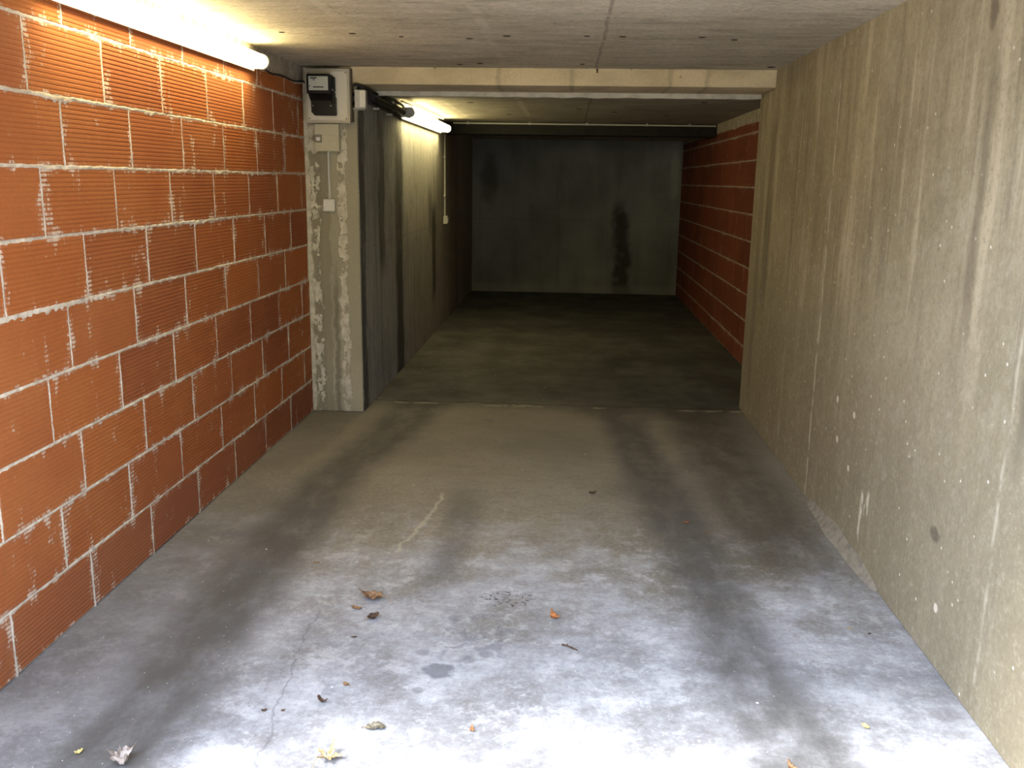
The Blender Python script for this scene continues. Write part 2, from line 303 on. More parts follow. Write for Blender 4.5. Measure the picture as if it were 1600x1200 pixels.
def m_brick(name, k, warm, smear=1.0):
    M = Mat(name)
    tone, ridge, edge = M.attr('brick_data')
    n = M.noise(2.5, detail=4); fine = M.noise(40, (1, 1, 2.5), detail=4, rough=0.65)
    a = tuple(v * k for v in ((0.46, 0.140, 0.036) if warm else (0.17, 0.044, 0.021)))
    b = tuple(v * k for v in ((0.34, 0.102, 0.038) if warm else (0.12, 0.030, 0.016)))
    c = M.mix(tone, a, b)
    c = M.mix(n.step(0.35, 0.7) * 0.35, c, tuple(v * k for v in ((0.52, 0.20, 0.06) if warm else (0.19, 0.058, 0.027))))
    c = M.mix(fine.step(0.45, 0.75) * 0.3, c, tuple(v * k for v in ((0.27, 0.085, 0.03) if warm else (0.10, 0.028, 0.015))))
    # cement smears caught on the ridges, thicker near the joints
    sm = M.noise(7.5, (1, 1.3, 0.5), detail=5, rough=0.62, off=(2, 2, 2)); sm2 = M.noise(24, (1, 1, 0.6), detail=6, rough=0.78, off=(5, 1, 3))
    c = M.mix(M.z.step(0.26, 0.18) * (0.45 * smear), c, (0.23, 0.085, 0.055))
    hit = (sm * 0.5 + sm2 * 0.5 + edge * 0.075 + ridge * 0.08 - 0.07).step(0.583, 0.64)
    veil = (sm * 0.6 + edge * 0.2 + sm2 * 0.2).step(0.5, 0.75)
    c = M.mix(veil * 0.18 * smear, c, (0.62, 0.45, 0.33))
    c = M.mix(hit * 0.75 * smear, c, (0.74, 0.62, 0.50))
    return M.fin(c, 0.8, fine * 0.5 + sm2 * 0.5 + hit * 0.8, 0.002, 0.7, spec=0.25)

def m_mortar(name, k):
    M = Mat(name)
    n = M.noise(14, detail=5, rough=0.7); f = M.noise(70, detail=3)
    c = M.mix(n.step(0.3, 0.7), tuple(v * k for v in (0.50, 0.42, 0.33)), tuple(v * k for v in (0.80, 0.72, 0.60)))
    c = M.mix(f.step(0.4, 0.7) * 0.25, c, tuple(v * k for v in (0.35, 0.27, 0.2)))
    return M.fin(c, 0.9, n * 0.6 + f * 0.4, 0.006, 0.9)

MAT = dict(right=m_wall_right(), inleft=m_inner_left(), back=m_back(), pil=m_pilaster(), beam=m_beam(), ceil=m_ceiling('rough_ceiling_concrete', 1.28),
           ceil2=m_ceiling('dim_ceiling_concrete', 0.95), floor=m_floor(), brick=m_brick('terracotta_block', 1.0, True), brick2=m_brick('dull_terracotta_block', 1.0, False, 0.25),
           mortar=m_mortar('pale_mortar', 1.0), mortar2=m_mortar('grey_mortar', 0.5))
MAT['lip'] = plain('whitewashed_lip', (0.62, 0.60, 0.52), 0.9, grime=0.2, scale=15)
MAT['fillet'] = plain('grey_fillet_mortar', (0.27, 0.24, 0.185), 0.9, grime=0.25, scale=30)
MAT['darkbeam'] = plain('blackened_beam', (0.022, 0.021, 0.018), 0.9, grime=0.3, scale=8)
MAT['rust'] = plain('rusty_spacer', (0.035, 0.018, 0.015), 0.8)
MAT['drive'] = plain('driveway_paving', (0.42, 0.40, 0.36), 0.9, grime=0.15, scale=5)
MAT['blocker'] = plain('light_blocker_dark', (0.07, 0.075, 0.055), 0.95, grime=0.2, scale=3)
MAT['facade'] = plain('facade_render', (0.55, 0.52, 0.46), 0.9, grime=0.1, scale=5)
MAT['cream'] = plain('cream_board', (0.50, 0.46, 0.35), 0.55, grime=0.06)
MAT['creamp'] = plain('pale_plastic_panel', (0.72, 0.68, 0.56), 0.5, grime=0.03)
MAT['fuse'] = plain('yellowed_plastic', (0.55, 0.52, 0.37), 0.5, grime=0.05)
MAT['white'] = plain('white_plastic', (0.75, 0.74, 0.68), 0.4, grime=0.04)
MAT['greyp'] = plain('grey_white_plastic', (0.55, 0.54, 0.48), 0.5, grime=0.06)
MAT['black'] = plain('black_bakelite', (0.008, 0.008, 0.009), 0.4, grime=0.0, spec=0.25)
MAT['blackr'] = plain('black_rubber', (0.015, 0.014, 0.013), 0.6, grime=0.0)
MAT['dial'] = plain('dial_plate', (0.50, 0.53, 0.47), 0.4, grime=0.02)
MAT['ink'] = plain('dark_print', (0.03, 0.03, 0.03), 0.6, grime=0.0)
MAT['steel'] = plain('zinc_screw', (0.5, 0.5, 0.48), 0.4, metal=0.8, grime=0.05)
MAT['brownside'] = plain('brown_box_side', (0.16, 0.12, 0.08), 0.7)
MAT['clear'] = plain('smoked_window', (0.25, 0.24, 0.20), 0.2, grime=0.02)
def m_glow():
    M = Mat('glowing_diffuser')
    M.b.inputs['Emission Color'].default_value = LAMP_C + (1,); M.b.inputs['Emission Strength'].default_value = LAMP_W
    return M.fin((0.8, 0.8, 0.75), 0.4)
MAT['glow'] = m_glow()

# ------------------------------------------------------------------ mesh helpers
class MB:
    def __init__(s): s.v = []; s.f = []; s.mi = []; s.k = 0
    def add(s, vs, fs, mi=0):
        n = len(s.v); s.v += [tuple(v) for v in vs]; s.f += [tuple(i + n for i in f) for f in fs]; s.mi += [mi] * len(fs)
    def box(s, x0, x1, y0, y1, z0, z1, mi=0, bev=0.0):
        bm = bmesh.new(); bmesh.ops.create_cube(bm, size=1)
        for v in bm.verts: v.co = Vector(((x0 + x1) / 2 + v.co.x * (x1 - x0), (y0 + y1) / 2 + v.co.y * (y1 - y0), (z0 + z1) / 2 + v.co.z * (z1 - z0)))
        if bev: bmesh.ops.bevel(bm, geom=bm.edges[:], offset=bev, segments=2, affect='EDGES', profile=0.5)
        s.bm(bm, mi)
    def bm(s, bm, mi=0):
        bm.verts.ensure_lookup_table(); bm.verts.index_update()
        s.add([v.co.copy() for v in bm.verts], [[v.index for v in f.verts] for f in bm.faces], mi); bm.free()
    def tube(s, pts, r, n=10, mi=0, cap=True, radii=None):
        pts = [Vector(p) for p in pts]; rings = []
        up = Vector((0.13, 0.21, 0.97))
        for i, p in enumerate(pts):
            d = (pts[min(i + 1, len(pts) - 1)] - pts[max(i - 1, 0)]).normalized()
            a = d.cross(up)
            if a.length < 0.05: a = d.cross(Vector((1, 0, 0)))
            a.normalize(); b = d.cross(a); rr = radii[i] if radii else r
            rings.append([p + (a * math.cos(2 * math.pi * k / n) + b * math.sin(2 * math.pi * k / n)) * rr for k in range(n)])
        vs = [v for ring in rings for v in ring]; fs = []
        for i in range(len(pts) - 1):
            for k in range(n): fs.append((i * n + k, i * n + (k + 1) % n, (i + 1) * n + (k + 1) % n, (i + 1) * n + k))
        if cap: fs.append(tuple(range(n))[::-1]); fs.append(tuple((len(pts) - 1) * n + k for k in range(n)))
        s.add(vs, fs, mi)
    def prism(s, poly, axis, a, b, mi=0):   # polygon in the other two axes
        n = len(poly)
        def P(p, t):
            return {'x': (t, p[0], p[1]), 'y': (p[0], t, p[1]), 'z': (p[0], p[1], t)}[axis]
        s.add([P(p, a) for p in poly] + [P(p, b) for p in poly], [tuple(range(n))[::-1], tuple(range(n, 2 * n))] + [(i, (i + 1) % n, n + (i + 1) % n, n + i) for i in range(n)], mi)
    def build(s, name, mats, parent=None, smooth=False, loc=None):
        me = bpy.data.meshes.new(name)
        o0 = Vector(loc) if loc is not None else Vector((0, 0, 0))
        me.from_pydata([tuple(Vector(v) - o0) for v in s.v], [], s.f)
        for q in (mats if isinstance(mats, (list, tuple)) else [mats]): me.materials.append(q)
        for p, i in zip(me.polygons, s.mi): p.material_index = i; p.use_smooth = smooth
        bm = bmesh.new(); bm.from_mesh(me); bmesh.ops.recalc_face_normals(bm, faces=bm.faces[:]); bm.to_mesh(me); bm.free()
        o = bpy.data.objects.new(name, me); COL.objects.link(o); o.location = o0
        if parent is not None:
            o.parent = parent; q = parent; pw = Vector((0, 0, 0))
            while q is not None: pw += Vector(q.location); q = q.parent
            o.location = o0 - pw
        return o
def struct(o, label=None):
    o['kind'] = 'structure'
    if label: o['label'] = label
    return o
def tag(o, label, cat, group=None):
    o['label'] = label; o['category'] = cat
    if group: o['group'] = group
    return o
def thing(name, loc, label, cat, group=None):
    o = bpy.data.objects.new(name, None); COL.objects.link(o); o.location = loc; o.empty_display_size = 0.05
    return tag(o, label, cat, group)
def lbl(o, t): o['label'] = t; return o

XL, XR, XIL, XIR = -1.748, 1.285, -1.39, 1.594
ZC, ZI, ZB = 2.30, 2.225, 2.17
YP, YB = 6.13, 13.4

# ------------------------------------------------------------------ structure
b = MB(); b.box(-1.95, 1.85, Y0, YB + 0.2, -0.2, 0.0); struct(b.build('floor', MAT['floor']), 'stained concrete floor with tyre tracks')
b = MB(); b.box(-8, 8, -14, Y0, -0.2, -0.01); struct(b.build('driveway', MAT['drive']), 'unseen paved driveway added before the garage')  # unseen ground, added to bounce daylight up into the garage
b = MB(); b.box(-9, 9, -5.3, -4.8, 0, 3.2); struct(b.build('light_blocker_wall', MAT['blocker']), 'unseen dark wall added across the driveway to block low sky light')  # added out of view to keep low sky light off the rear
b = MB(); b.box(XL - 0.25, XR + 0.25, Y0, 6.57, ZC, ZC + 0.22)
for x, y, rx, ry in ((-1.094, 4.739, .02, .012), (-0.866, 4.83, .014, .008), (-0.526, 4.883, .02, .01), (-0.328, 4.791, .022, .014), (0.068, 4.776, .018, .01), (0.245, 4.79, .02, .012),
                     (0.633, 4.795, .02, .012), (0.802, 4.872, .02, .012), (-0.567, 5.893, .022, .016), (0.062, 5.886, .016, .012), (1.218, 5.972, .026, .03), (-1.44, 4.711, .018, .01), (-0.7, 5.95, .02, .01)):
    bm = bmesh.new(); bmesh.ops.create_uvsphere(bm, u_segments=10, v_segments=6, radius=1)
    for v in bm.verts: v.co = Vector((x + v.co.x * rx, y + v.co.y * ry, ZC + v.co.z * 0.004))
    b.bm(bm, 1)
struct(b.build('ceiling', [MAT['ceil'], MAT['rust']]), 'rough concrete ceiling with small rusty spacer marks')
b = MB(); b.box(XIL - 0.1, XIR + 0.1, 6.57, 10.4, ZI, ZI + 0.3)
for x, y in ((-0.834, 7.854), (0.072, 8.418), (-0.221, 7.206), (0.398, 8.754), (1.051, 7.629), (-0.6, 9.2), (0.9, 9.1)):
    bm = bmesh.new(); bmesh.ops.create_uvsphere(bm, u_segments=8, v_segments=6, radius=1)
    for v in bm.verts: v.co = Vector((x + v.co.x * .03, y + v.co.y * .018, ZI + v.co.z * 0.004))
    b.bm(bm, 1)
struct(b.build('ceiling', [MAT['ceil2'], MAT['rust']]), 'lower concrete ceiling of the rear bay')
b = MB(); b.box(XIL - 0.1, XIR + 0.1, 10.7, YB + 0.1, ZB, ZB + 0.3); struct(b.build('ceiling', MAT['ceil2']), 'dark concrete ceiling by the back wall')
b = MB(); b.box(-1.5, XR, 6.10, 6.57, 2.192, ZC, bev=0.006); struct(b.build('ceiling_beam', MAT['beam']), 'yellowish concrete beam across the middle')
b = MB()
npt = 90; ring = []
for i in range(npt + 1):
    x = XIL + (XR - XIL) * i / npt; zz = 2.160 + 0.006 * mnoise.noise(Vector((x * 9, 0, 0))); ring.append((x, zz))
b.prism(ring + [(XR, 2.21), (XIL, 2.21)], 'y', 6.552, 6.60)
struct(b.build('trim_1', MAT['lip']), 'whitewashed concrete lip under the beam')
b = MB(); b.box(XIL - 0.1, XIR + 0.1, 10.4, 10.72, 2.095, 2.5, bev=0.004); struct(b.build('ceiling_beam', MAT['darkbeam']), 'dark beam across the rear bay')
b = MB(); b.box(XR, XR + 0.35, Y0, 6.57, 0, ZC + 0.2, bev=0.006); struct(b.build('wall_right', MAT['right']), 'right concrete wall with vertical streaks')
b = MB(); b.box(XL - 0.06, XIL - 0.004, YP, 6.32, 0, ZC, bev=0.008); b.box(XL - 0.26, XL - 0.02, YP + 0.003, 6.32, 0, ZC)
struct(b.build('pilaster', MAT['pil']), 'concrete pier smeared with plaster')
b = MB(); b.box(XIL - 0.2, XIL, 6.136, YB + 0.1, 0, ZI + 0.1, bev=0.004); struct(b.build('wall_left', MAT['inleft']), 'dark streaked concrete wall of the rear bay')
b = MB(); b.box(XIL - 0.1, XIR + 0.1, YB, YB + 0.25, 0, 2.4); struct(b.build('wall_back', MAT['back']), 'dim concrete back wall')
b = MB(); b.box(-8, XL, Y0 - 0.3, Y0, 0, 3.4); b.box(XR, 8, Y0 - 0.3, Y0, 0, 3.4); b.box(XL, XR, Y0 - 0.3, Y0, 2.12, 3.4)
struct(b.build('wall_front', MAT['facade']), 'unseen rendered wall added around the garage opening')  # added out of view so daylight comes only through the opening

# mortar fillet at the foot of the right wall
b = MB(); vs = []; n = 60; fs = []
for i in range(n + 1):
    y = 3.50 + 1.08 * i / n; t = i / n
    w = (0.014 + 0.030 * math.sin(math.pi * min(1, t * 1.02)) ** 0.7) * (1 + 0.5 * mnoise.noise(Vector((y * 5, 3, 0)))); h = w * 1.5
    for k in range(6):
        a = k / 5; vs.append((XR + 0.004 - w * (1 - a) ** 1.0 * 1.0, y, h * a ** 1.6 + 0.004 * mnoise.noise(Vector((y * 30, a * 3, 1))) * (0 < k < 5)))
    vs.append((XR + 0.01, y, -0.01)); vs.append((XR - w, y, -0.01))
for i in range(n):
    for k in range(8): fs.append((i * 8 + k, i * 8 + (k + 1) % 8, (i + 1) * 8 + (k + 1) % 8, (i + 1) * 8 + k))
fs += [tuple(range(8)), tuple(n * 8 + k for k in range(8))]
b.add(vs, fs); struct(b.build('trim_2', MAT['fillet'], smooth=True), 'rough mortar fillet at the foot of the right wall')

# ------------------------------------------------------------------ hollow-block walls
def block_wall(name, X, sgn, y0, y1, rows, ztop, mats, label, thick=0.25, heads=True):
    V = []; F = []; MI = []; D = []
    def quadgrid(pts, nu, nv, data, mi):
        n = len(V); V.extend(pts); D.extend(data)
        for i in range(nu - 1):
            for j in range(nv - 1):
                F.append((n + i * nv + j, n + i * nv + j + 1, n + (i + 1) * nv + j + 1, n + (i + 1) * nv + j)); MI.append(mi)
    J = 0.0045
    for (z0, z1, off, sm) in rows:
        ys = [y0]; y = off
        while y > y0: y -= 0.503
        y += 0.503
        while y < y1 - 0.02: ys.append(y); y += 0.503
        ys.append(y1)
        for a, c in zip(ys[:-1], ys[1:]):
            if c - a < 0.03: continue
            tone = random.random(); dep = random.choice((0.0008, 0.0015, 0.0022, 0.0028)); proud = random.uniform(-0.0008, 0.0015)
            JY = J if heads else 0.001; za, zb = z0 + J, z1 - J; ya, yb = a + JY, c - JY
            prof = [(za, -0.006, 0)]; nr = max(3, int(round((zb - za) / 0.0158))); p = (zb - za) / nr
            for k in range(nr):
                z = za + k * p
                prof += [(z + p * 0.10, -dep, 0), (z + p * 0.28, 0, 1), (z + p * 0.78, 0, 1), (z + p * 0.95, -dep, 0)]
            prof += [(zb, -0.006, 0)]
            us = [ya] + [ya + 0.002] + [ya + (yb - ya) * t / 8 for t in range(1, 8)] + [yb - 0.002] + [yb]
            pts = []; data = []
            for iu, u in enumerate(us):
                for (z, h, r) in prof:
                    hh = -0.006 if iu in (0, len(us) - 1) else h
                    e = min(min(u - ya, yb - u), min(z - za, zb - z)); ed = max(0, 1 - e / 0.035)
                    pts.append((X + sgn * (hh + proud), u, z)); data.append((tone, r, ed, 1))
            quadgrid(pts, len(us), len(prof), data, 0)
            # head joint strip at the left edge
            if a > y0 + 0.01 and heads:
                m_ = 26; pts = []; W = 0.0085
                for i in range(m_ + 1):
                    z = z0 + (z1 - z0) * i / m_
                    for k in range(7):
                        t = (k - 3) / 3; nz = mnoise.noise(Vector((a * 7 + t * .8, z * 45, X))); cx = 0.002 * mnoise.noise(Vector((a * 3, z * 20, 5)))
                        h = 0.0012 + 0.0022 * nz - abs(t) ** 2 * 0.0065
                        pts.append((X + sgn * h, a + t * W + cx, z))
                quadgrid(pts, m_ + 1, 7, [(0, 0, 0, 1)] * len(pts), 1)
        # bed joint strip on top of the course
        L_ = int((y1 - y0) / 0.012); pts = []; W = 0.0125
        for i in range(L_ + 1):
            y = y0 + (y1 - y0) * i / L_
            big = mnoise.noise(Vector((y * 3.1, z1 * 9, 7))); big2 = max(0, mnoise.noise(Vector((y * 3.3, z1 * 9, 17))) - 0.05) * 1.6; big2 = min(big2, 0.42)
            for k in range(9):
                t = (k - 4) / 4; nz = mnoise.noise(Vector((y * 38, z1 * 13 + t * 1.5, X)))
                dz = -0.5 * big2 * W * (t < 0)
                h = 0.0012 + 0.0042 * nz + 0.0018 * big - abs(t) ** 1.7 * (0.0085 - 0.010 * big2 * (t < 0))
                pts.append((X + sgn * h, y, z1 + t * W * (1 + 1.6 * big2 * (t < 0)) + 0.002 * big))
        quadgrid(pts, L_ + 1, 9, [(0, 0, 0, 1)] * len(pts), 1)
    # rendered strip between the last course and the ceiling, ragged lower edge
    zt = rows[-1][1]; L_ = int((y1 - y0) / 0.015); pts = []
    for i in range(L_ + 1):
        y = y0 + (y1 - y0) * i / L_; rag = 0.03 * mnoise.noise(Vector((y * 5, 1, X))) + 0.02 * mnoise.noise(Vector((y * 23, 2, X)))
        for k in range(8):
            t = k / 7; z = zt - 0.012 + rag * (1 - t) * 0.8 + (ztop - zt + 0.012) * t
            h = 0.004 + 0.003 * mnoise.noise(Vector((y * 18, z * 30, 4))) - (0.012 if k == 0 else 0)
            pts.append((X + sgn * h, y, z))
    quadgrid(pts, L_ + 1, 8, [(0, 0, 0, 1)] * len(pts), 2)
    # solid body behind the faces
    n = len(V); xa, xb = X - sgn * 0.006, X - sgn * thick
    for x in (xa, xb):
        for y in (y0, y1):
            for z in (0, ztop + 0.15): V.append((x, y, z)); D.append((0, 0, 0, 1))
    for f in ((0, 1, 3, 2), (4, 6, 7, 5), (0, 4, 5, 1), (2, 3, 7, 6), (0, 2, 6, 4), (1, 5, 7, 3)): F.append(tuple(n + i for i in f)); MI.append(1)
    me = bpy.data.meshes.new(name); me.from_pydata(V, [], F)
    for q in mats: me.materials.append(q)
    me.polygons.foreach_set('material_index', MI)
    ca = me.color_attributes.new('brick_data', 'FLOAT_COLOR', 'POINT')
    ca.data.foreach_set('color', [c for d in D for c in d])
    bm = bmesh.new(); bm.from_mesh(me); 
    for f in bm.faces:
        f.smooth = False
        if abs(f.normal.x) > 0.2 and f.normal.x * sgn < 0 and abs(f.calc_center_median().x - X) < 0.015 : f.normal_flip()
    bm.to_mesh(me); bm.free()
    o = bpy.data.objects.new(name, me); COL.objects.link(o); return struct(o, label)

offs = [2.594, 2.935, 3.104, 2.93, 3.092, 2.737, 3.0, 3.161, 2.975]
zs = [0, 0.224, 0.459, 0.69, 0.92, 1.154, 1.39, 1.622, 1.855, 2.092]
rows = [(zs[i], zs[i + 1], offs[i], 0) for i in range(9)] + [(2.092, 2.195, 3.218, 0)]
MAT['render_strip'] = m_mortar('grey_render_strip', 0.62)
block_wall('wall_left', XL, 1, Y0, YP + 0.002, rows, ZC, [MAT['brick'], MAT['mortar'], MAT['render_strip']], 'orange ribbed terracotta block wall with pale mortar joints')
zr = [0, 0.175, 0.407, 0.64, 0.872, 1.105, 1.337, 1.57, 1.80, 2.035]
rows2 = [(zr[i], zr[i + 1], 2.6 + 0.25 * (i % 2), 0) for i in range(9)] + [(2.035, 2.13, 2.7, 0)]
block_wall('wall_right', XIR, -1, 6.57, YB + 0.02, rows2, ZI, [MAT['brick2'], MAT['mortar2'], MAT['mortar2']], 'dark red block wall of the rear bay', heads=False)
# closes the step between the two right-hand walls
b = MB(); b.box(XR + 0.3, XIR + 0.3, 6.3, 6.57, 0, ZC); struct(b.build('wall_step', MAT['right']), 'return of the concrete wall')

# ------------------------------------------------------------------ lamps
def lamp(name, x, y0, y1, z, wallx, label, bracket, tray=0.048):
    t = thing(name, (wallx, (y0 + y1) / 2, z), label, 'lamp', 'fluorescent lamps on the left walls')
    R_ = 0.036
    h = MB(); h.prism([(wallx, z - tray * 0.7), (wallx + 0.030, z - tray), (wallx + 0.034, z - tray), (wallx + 0.036, z), (wallx + 0.034, z + 0.028), (wallx + 0.030, z + 0.028), (wallx, z + 0.02)], 'y', y0 + 0.02, y1 - 0.02)
    for yy in (y0 + 0.25, y1 - 0.25): h.box(wallx, x - 0.02, yy - 0.012, yy + 0.012, z - 0.015, z + 0.015, bev=0.003)
    lbl(h.build('housing', MAT['greyp'], t), 'grey lamp housing')
    g = MB(); n = 14; segs = [y0 + 0.03, y0 + 0.035] + [y0 + 0.035 + (y1 - y0 - 0.07) * i / 10 for i in range(1, 10)] + [y1 - 0.035, y1 - 0.03]
    g.tube([(x, yy, z) for yy in segs], R_, 20)
    lbl(g.build('diffuser', MAT['glow'], t, smooth=False), 'glowing tube cover')
    for ya, yb in ((y0, y0 + 0.032), (y1 - 0.032, y1)):
        c = MB(); c.tube([(x, ya, z), (x, ya + 0.004, z), (x, yb - 0.004, z), (x, yb, z)], 0, 20, radii=[0.030, R_ + 0.004, R_ + 0.004, 0.032]); c.box(wallx, x, ya + 0.006, yb - 0.006, z - 0.038, z + 0.038, bev=0.004)
        c.build('end_cap', MAT['greyp'], t)
    if bracket:
        c = MB(); c.box(x - 0.03, x + 0.018, y0 + 0.02, y0 + 0.30, z + 0.034, z + 0.040, bev=0.002); c.box(x - 0.02, x + 0.012, y0 - 0.03, y0 + 0.0, z - 0.045, z - 0.015, bev=0.003)
        c.build('bracket', MAT['greyp'], t)
    return t
lamp('fluorescent_lamp', -1.672, 3.05, 5.11, 2.205, XL, 'lit fluorescent lamp high on the orange brick wall, at the top left', False)
lamp('fluorescent_lamp', -1.290, 7.55, 9.90, 2.120, XIL, 'lit fluorescent lamp on the dark concrete wall of the rear bay', True)

# ------------------------------------------------------------------ meter box
t = thing('meter_box', (-1.54, 6.13, 1.95), 'cream electricity meter box with black meter, at the top of the plaster-smeared pier', 'meter box')
FY = 6.045
c = MB(); c.box(-1.695, -1.412, FY + 0.012, YP, 1.955, 2.285, bev=0.003); lbl(c.build('back_box', MAT['brownside'], t), 'brown box body behind the board')
c = MB(); c.box(-1.708, -1.418, FY - 0.006, FY + 0.012, 1.944, 2.281, bev=0.004); lbl(c.build('frame', MAT['cream'], t), 'beige mounting board')
c = MB(); c.box(-1.690, -1.433, FY - 0.012, FY - 0.005, 1.962, 2.262, bev=0.002); lbl(c.build('panel', MAT['creamp'], t), 'pale panel')
for x, z in ((-1.682, 2.254), (-1.442, 2.254), (-1.682, 1.971), (-1.442, 1.971)):
    c = MB(); c.tube([(x, FY - 0.0115, z), (x, FY - 0.0135, z), (x, FY - 0.015, z)], 0, 10, radii=[0.004, 0.0038, 0.0015]); c.build('screw', MAT['rust'], t)
# meter: glazed head and terminal cover
c = MB(); x0, x1 = -1.672, -1.520
c.box(x0, x1, FY - 0.105, FY - 0.012, 2.115, 2.238, bev=0.008)
c.prism([(FY - 0.100, 2.120), (FY - 0.050, 2.078), (FY - 0.012, 2.078), (FY - 0.012, 2.13)], 'x', x0 + 0.010, x1 - 0.006)
c.box(x1 - 0.010, x1 + 0.014, FY - 0.050, FY - 0.012, 2.06, 2.225, bev=0.006)
mb = c.build('meter_head', MAT['black'], t)
dpy = FY - 0.1062
c = MB(); c.box(x0 + 0.016, x1 - 0.012, dpy - 0.001, dpy + 0.003, 2.137, 2.222, bev=0.002)
c.build('dial_plate', MAT['dial'], mb)
c = MB()
for xx0, xx1, zz0, zz1 in ((0.028, 0.068, 2.2065, 2.2145), (0.044, 0.056, 2.197, 2.203), (0.044, 0.112, 2.153, 2.160), (0.019, 0.027, 2.160, 2.166), (0.021, 0.026, 2.147, 2.150)):
    c = MB(); c.box(x0 + xx0, x0 + xx1, dpy - 0.0018, dpy - 0.0009, zz0, zz1); lbl(c.build('printed_mark', MAT['ink'], mb), 'dark print on the dial')
c = MB(); c.tube([(x1 + 0.005, FY - 0.058, 2.143), (x1 + 0.005, FY - 0.050, 2.143), (x1 + 0.005, FY - 0.046, 2.143)], 0, 14, radii=[0.009, 0.013, 0.013]); c.build('seal_knob', MAT['black'], mb)
c = MB(); c.tube([(x1 + 0.005, FY - 0.061, 2.144), (x1 + 0.005, FY - 0.058, 2.144)], 0.0035, 10); c.tube([(x1 + 0.008, FY - 0.052, 2.142), (x1 + 0.018, FY - 0.05, 2.134), (x1 + 0.024, FY - 0.048, 2.124)], 0.002, 8); c.build('lead_seal', MAT['steel'], mb)
c = MB(); c.prism([(x0 + 0.012, 2.10), (x0 + 0.012, 2.010), (x0 + 0.033, 1.988), (x1 + 0.012, 1.988), (x1 + 0.018, 1.996), (x1 + 0.018, 2.10)], 'y', FY - 0.045, FY - 0.012)
c.prism([(x0 + 0.014, 2.09), (x0 + 0.016, 2.013), (x0 + 0.036, 1.992), (x1 + 0.000, 1.992), (x1 + 0.002, 2.09)], 'y', FY - 0.050, FY - 0.044)
tc = c.build('terminal_cover', MAT['black'], t)
for x in (x0 + 0.024, x1 - 0.012):
    c = MB(); c.tube([(x, FY - 0.050, 2.048), (x, FY - 0.053, 2.048)], 0.0035, 10); c.build('screw', MAT['steel'], tc)

# fuse box, conduit, switch box under it
t = thing('fuse_box', (-1.58, YP, 1.78), 'cream plastic fuse box mounted directly under the meter box', 'fuse box')
c = MB(); c.box(-1.668, -1.505, YP - 0.055, YP, 1.768, 1.942, bev=0.004); c.build('case', MAT['fuse'], t)
c = MB(); c.box(-1.664, -1.516, YP - 0.060, YP - 0.054, 1.774, 1.868, bev=0.002); c.build('lid', MAT['fuse'], t)
c = MB(); c.box(-1.662, -1.616, YP - 0.064, YP - 0.0595, 1.822, 1.873, bev=0.002); w = lbl(c.build('breaker_window', MAT['clear'], t), 'smoky breaker window')
c = MB(); c.box(-1.652, -1.626, YP - 0.068, YP - 0.0635, 1.834, 1.856, bev=0.002); c.build('breaker_switch', MAT['white'], w)
c = MB(); c.tube([(-1.588, YP - 0.012, 1.770), (-1.588, YP - 0.012, 1.6), (-1.587, YP - 0.012, 1.462)], 0.010, 12)
tag(c.build('conduit', MAT['greyp'], loc=(-1.588, YP - 0.012, 1.47)), 'short grey conduit running down from the fuse box to the white switch box', 'conduit')
t = thing('switch_box', (-1.59, YP, 1.42), 'small square white switch box on the plaster-smeared pier', 'switch box')
c = MB(); c.box(-1.630, -1.552, YP - 0.035, YP, 1.380, 1.462, bev=0.006); c.build('case', MAT['white'], t)
c = MB(); c.box(-1.624, -1.562, YP - 0.040, YP - 0.034, 1.386, 1.456, bev=0.004); c.build('cover', MAT['white'], t)

# junction box on the corner of the rear bay wall
t = thing('junction_box', (XIL, 6.24, 2.10), 'grey-white junction box right of the meter box, two cables entering it', 'junction box')
c = MB(); c.box(XIL - 0.005, XIL + 0.062, 6.070, 6.136, 2.040, 2.155, bev=0.004); c.prism([(6.07, 2.042), (6.10, 2.030), (6.13, 2.042)], 'x', XIL - 0.02, XIL + 0.055); c.build('case', MAT['greyp'], t)
c = MB(); c.box(XIL + 0.030, XIL + 0.068, 6.062, 6.071, 2.046, 2.150, bev=0.003); c.build('lid', MAT['white'], t)
for z in (2.125, 2.072):
    c = MB(); c.tube([(XIL - 0.012, 6.092, z), (XIL - 0.008, 6.092, z), (XIL + 0.002, 6.085, z)], 0, 12, radii=[0.009, 0.013, 0.014]); c.build('cable_gland', MAT['blackr'], t)
for z, w in ((2.125, 'upper'), (2.072, 'lower')):
    c = MB(); c.tube([(-1.4115, 6.095, z), (-1.406, 6.094, z), (XIL - 0.011, 6.092, z)], 0.0065, 10)
    tag(c.build('cable', MAT['blackr'], loc=(-1.41, 6.092, z)), '%s of the two short black cables between meter box and junction box' % w, 'cable')
# black cable from the front lamp to the meter box
c = MB(); pts = []
for i in range(14):
    u = i / 13; pts.append((XL + 0.016 + 0.004 * math.sin(u * 9), 5.10 + 0.98 * u, 2.198 - 0.012 * math.sin(u * math.pi) + 0.006 * math.sin(u * 14)))
pts.append((XL + 0.022, YP - 0.035, 2.20)); pts.append((-1.705, YP - 0.02, 2.20))
c.tube(pts, 0.006, 8); tag(c.build('cable', MAT['blackr'], loc=(XL + 0.016, 5.6, 2.198)), 'black cable along the top of the orange brick wall, from lamp to meter box', 'cable')
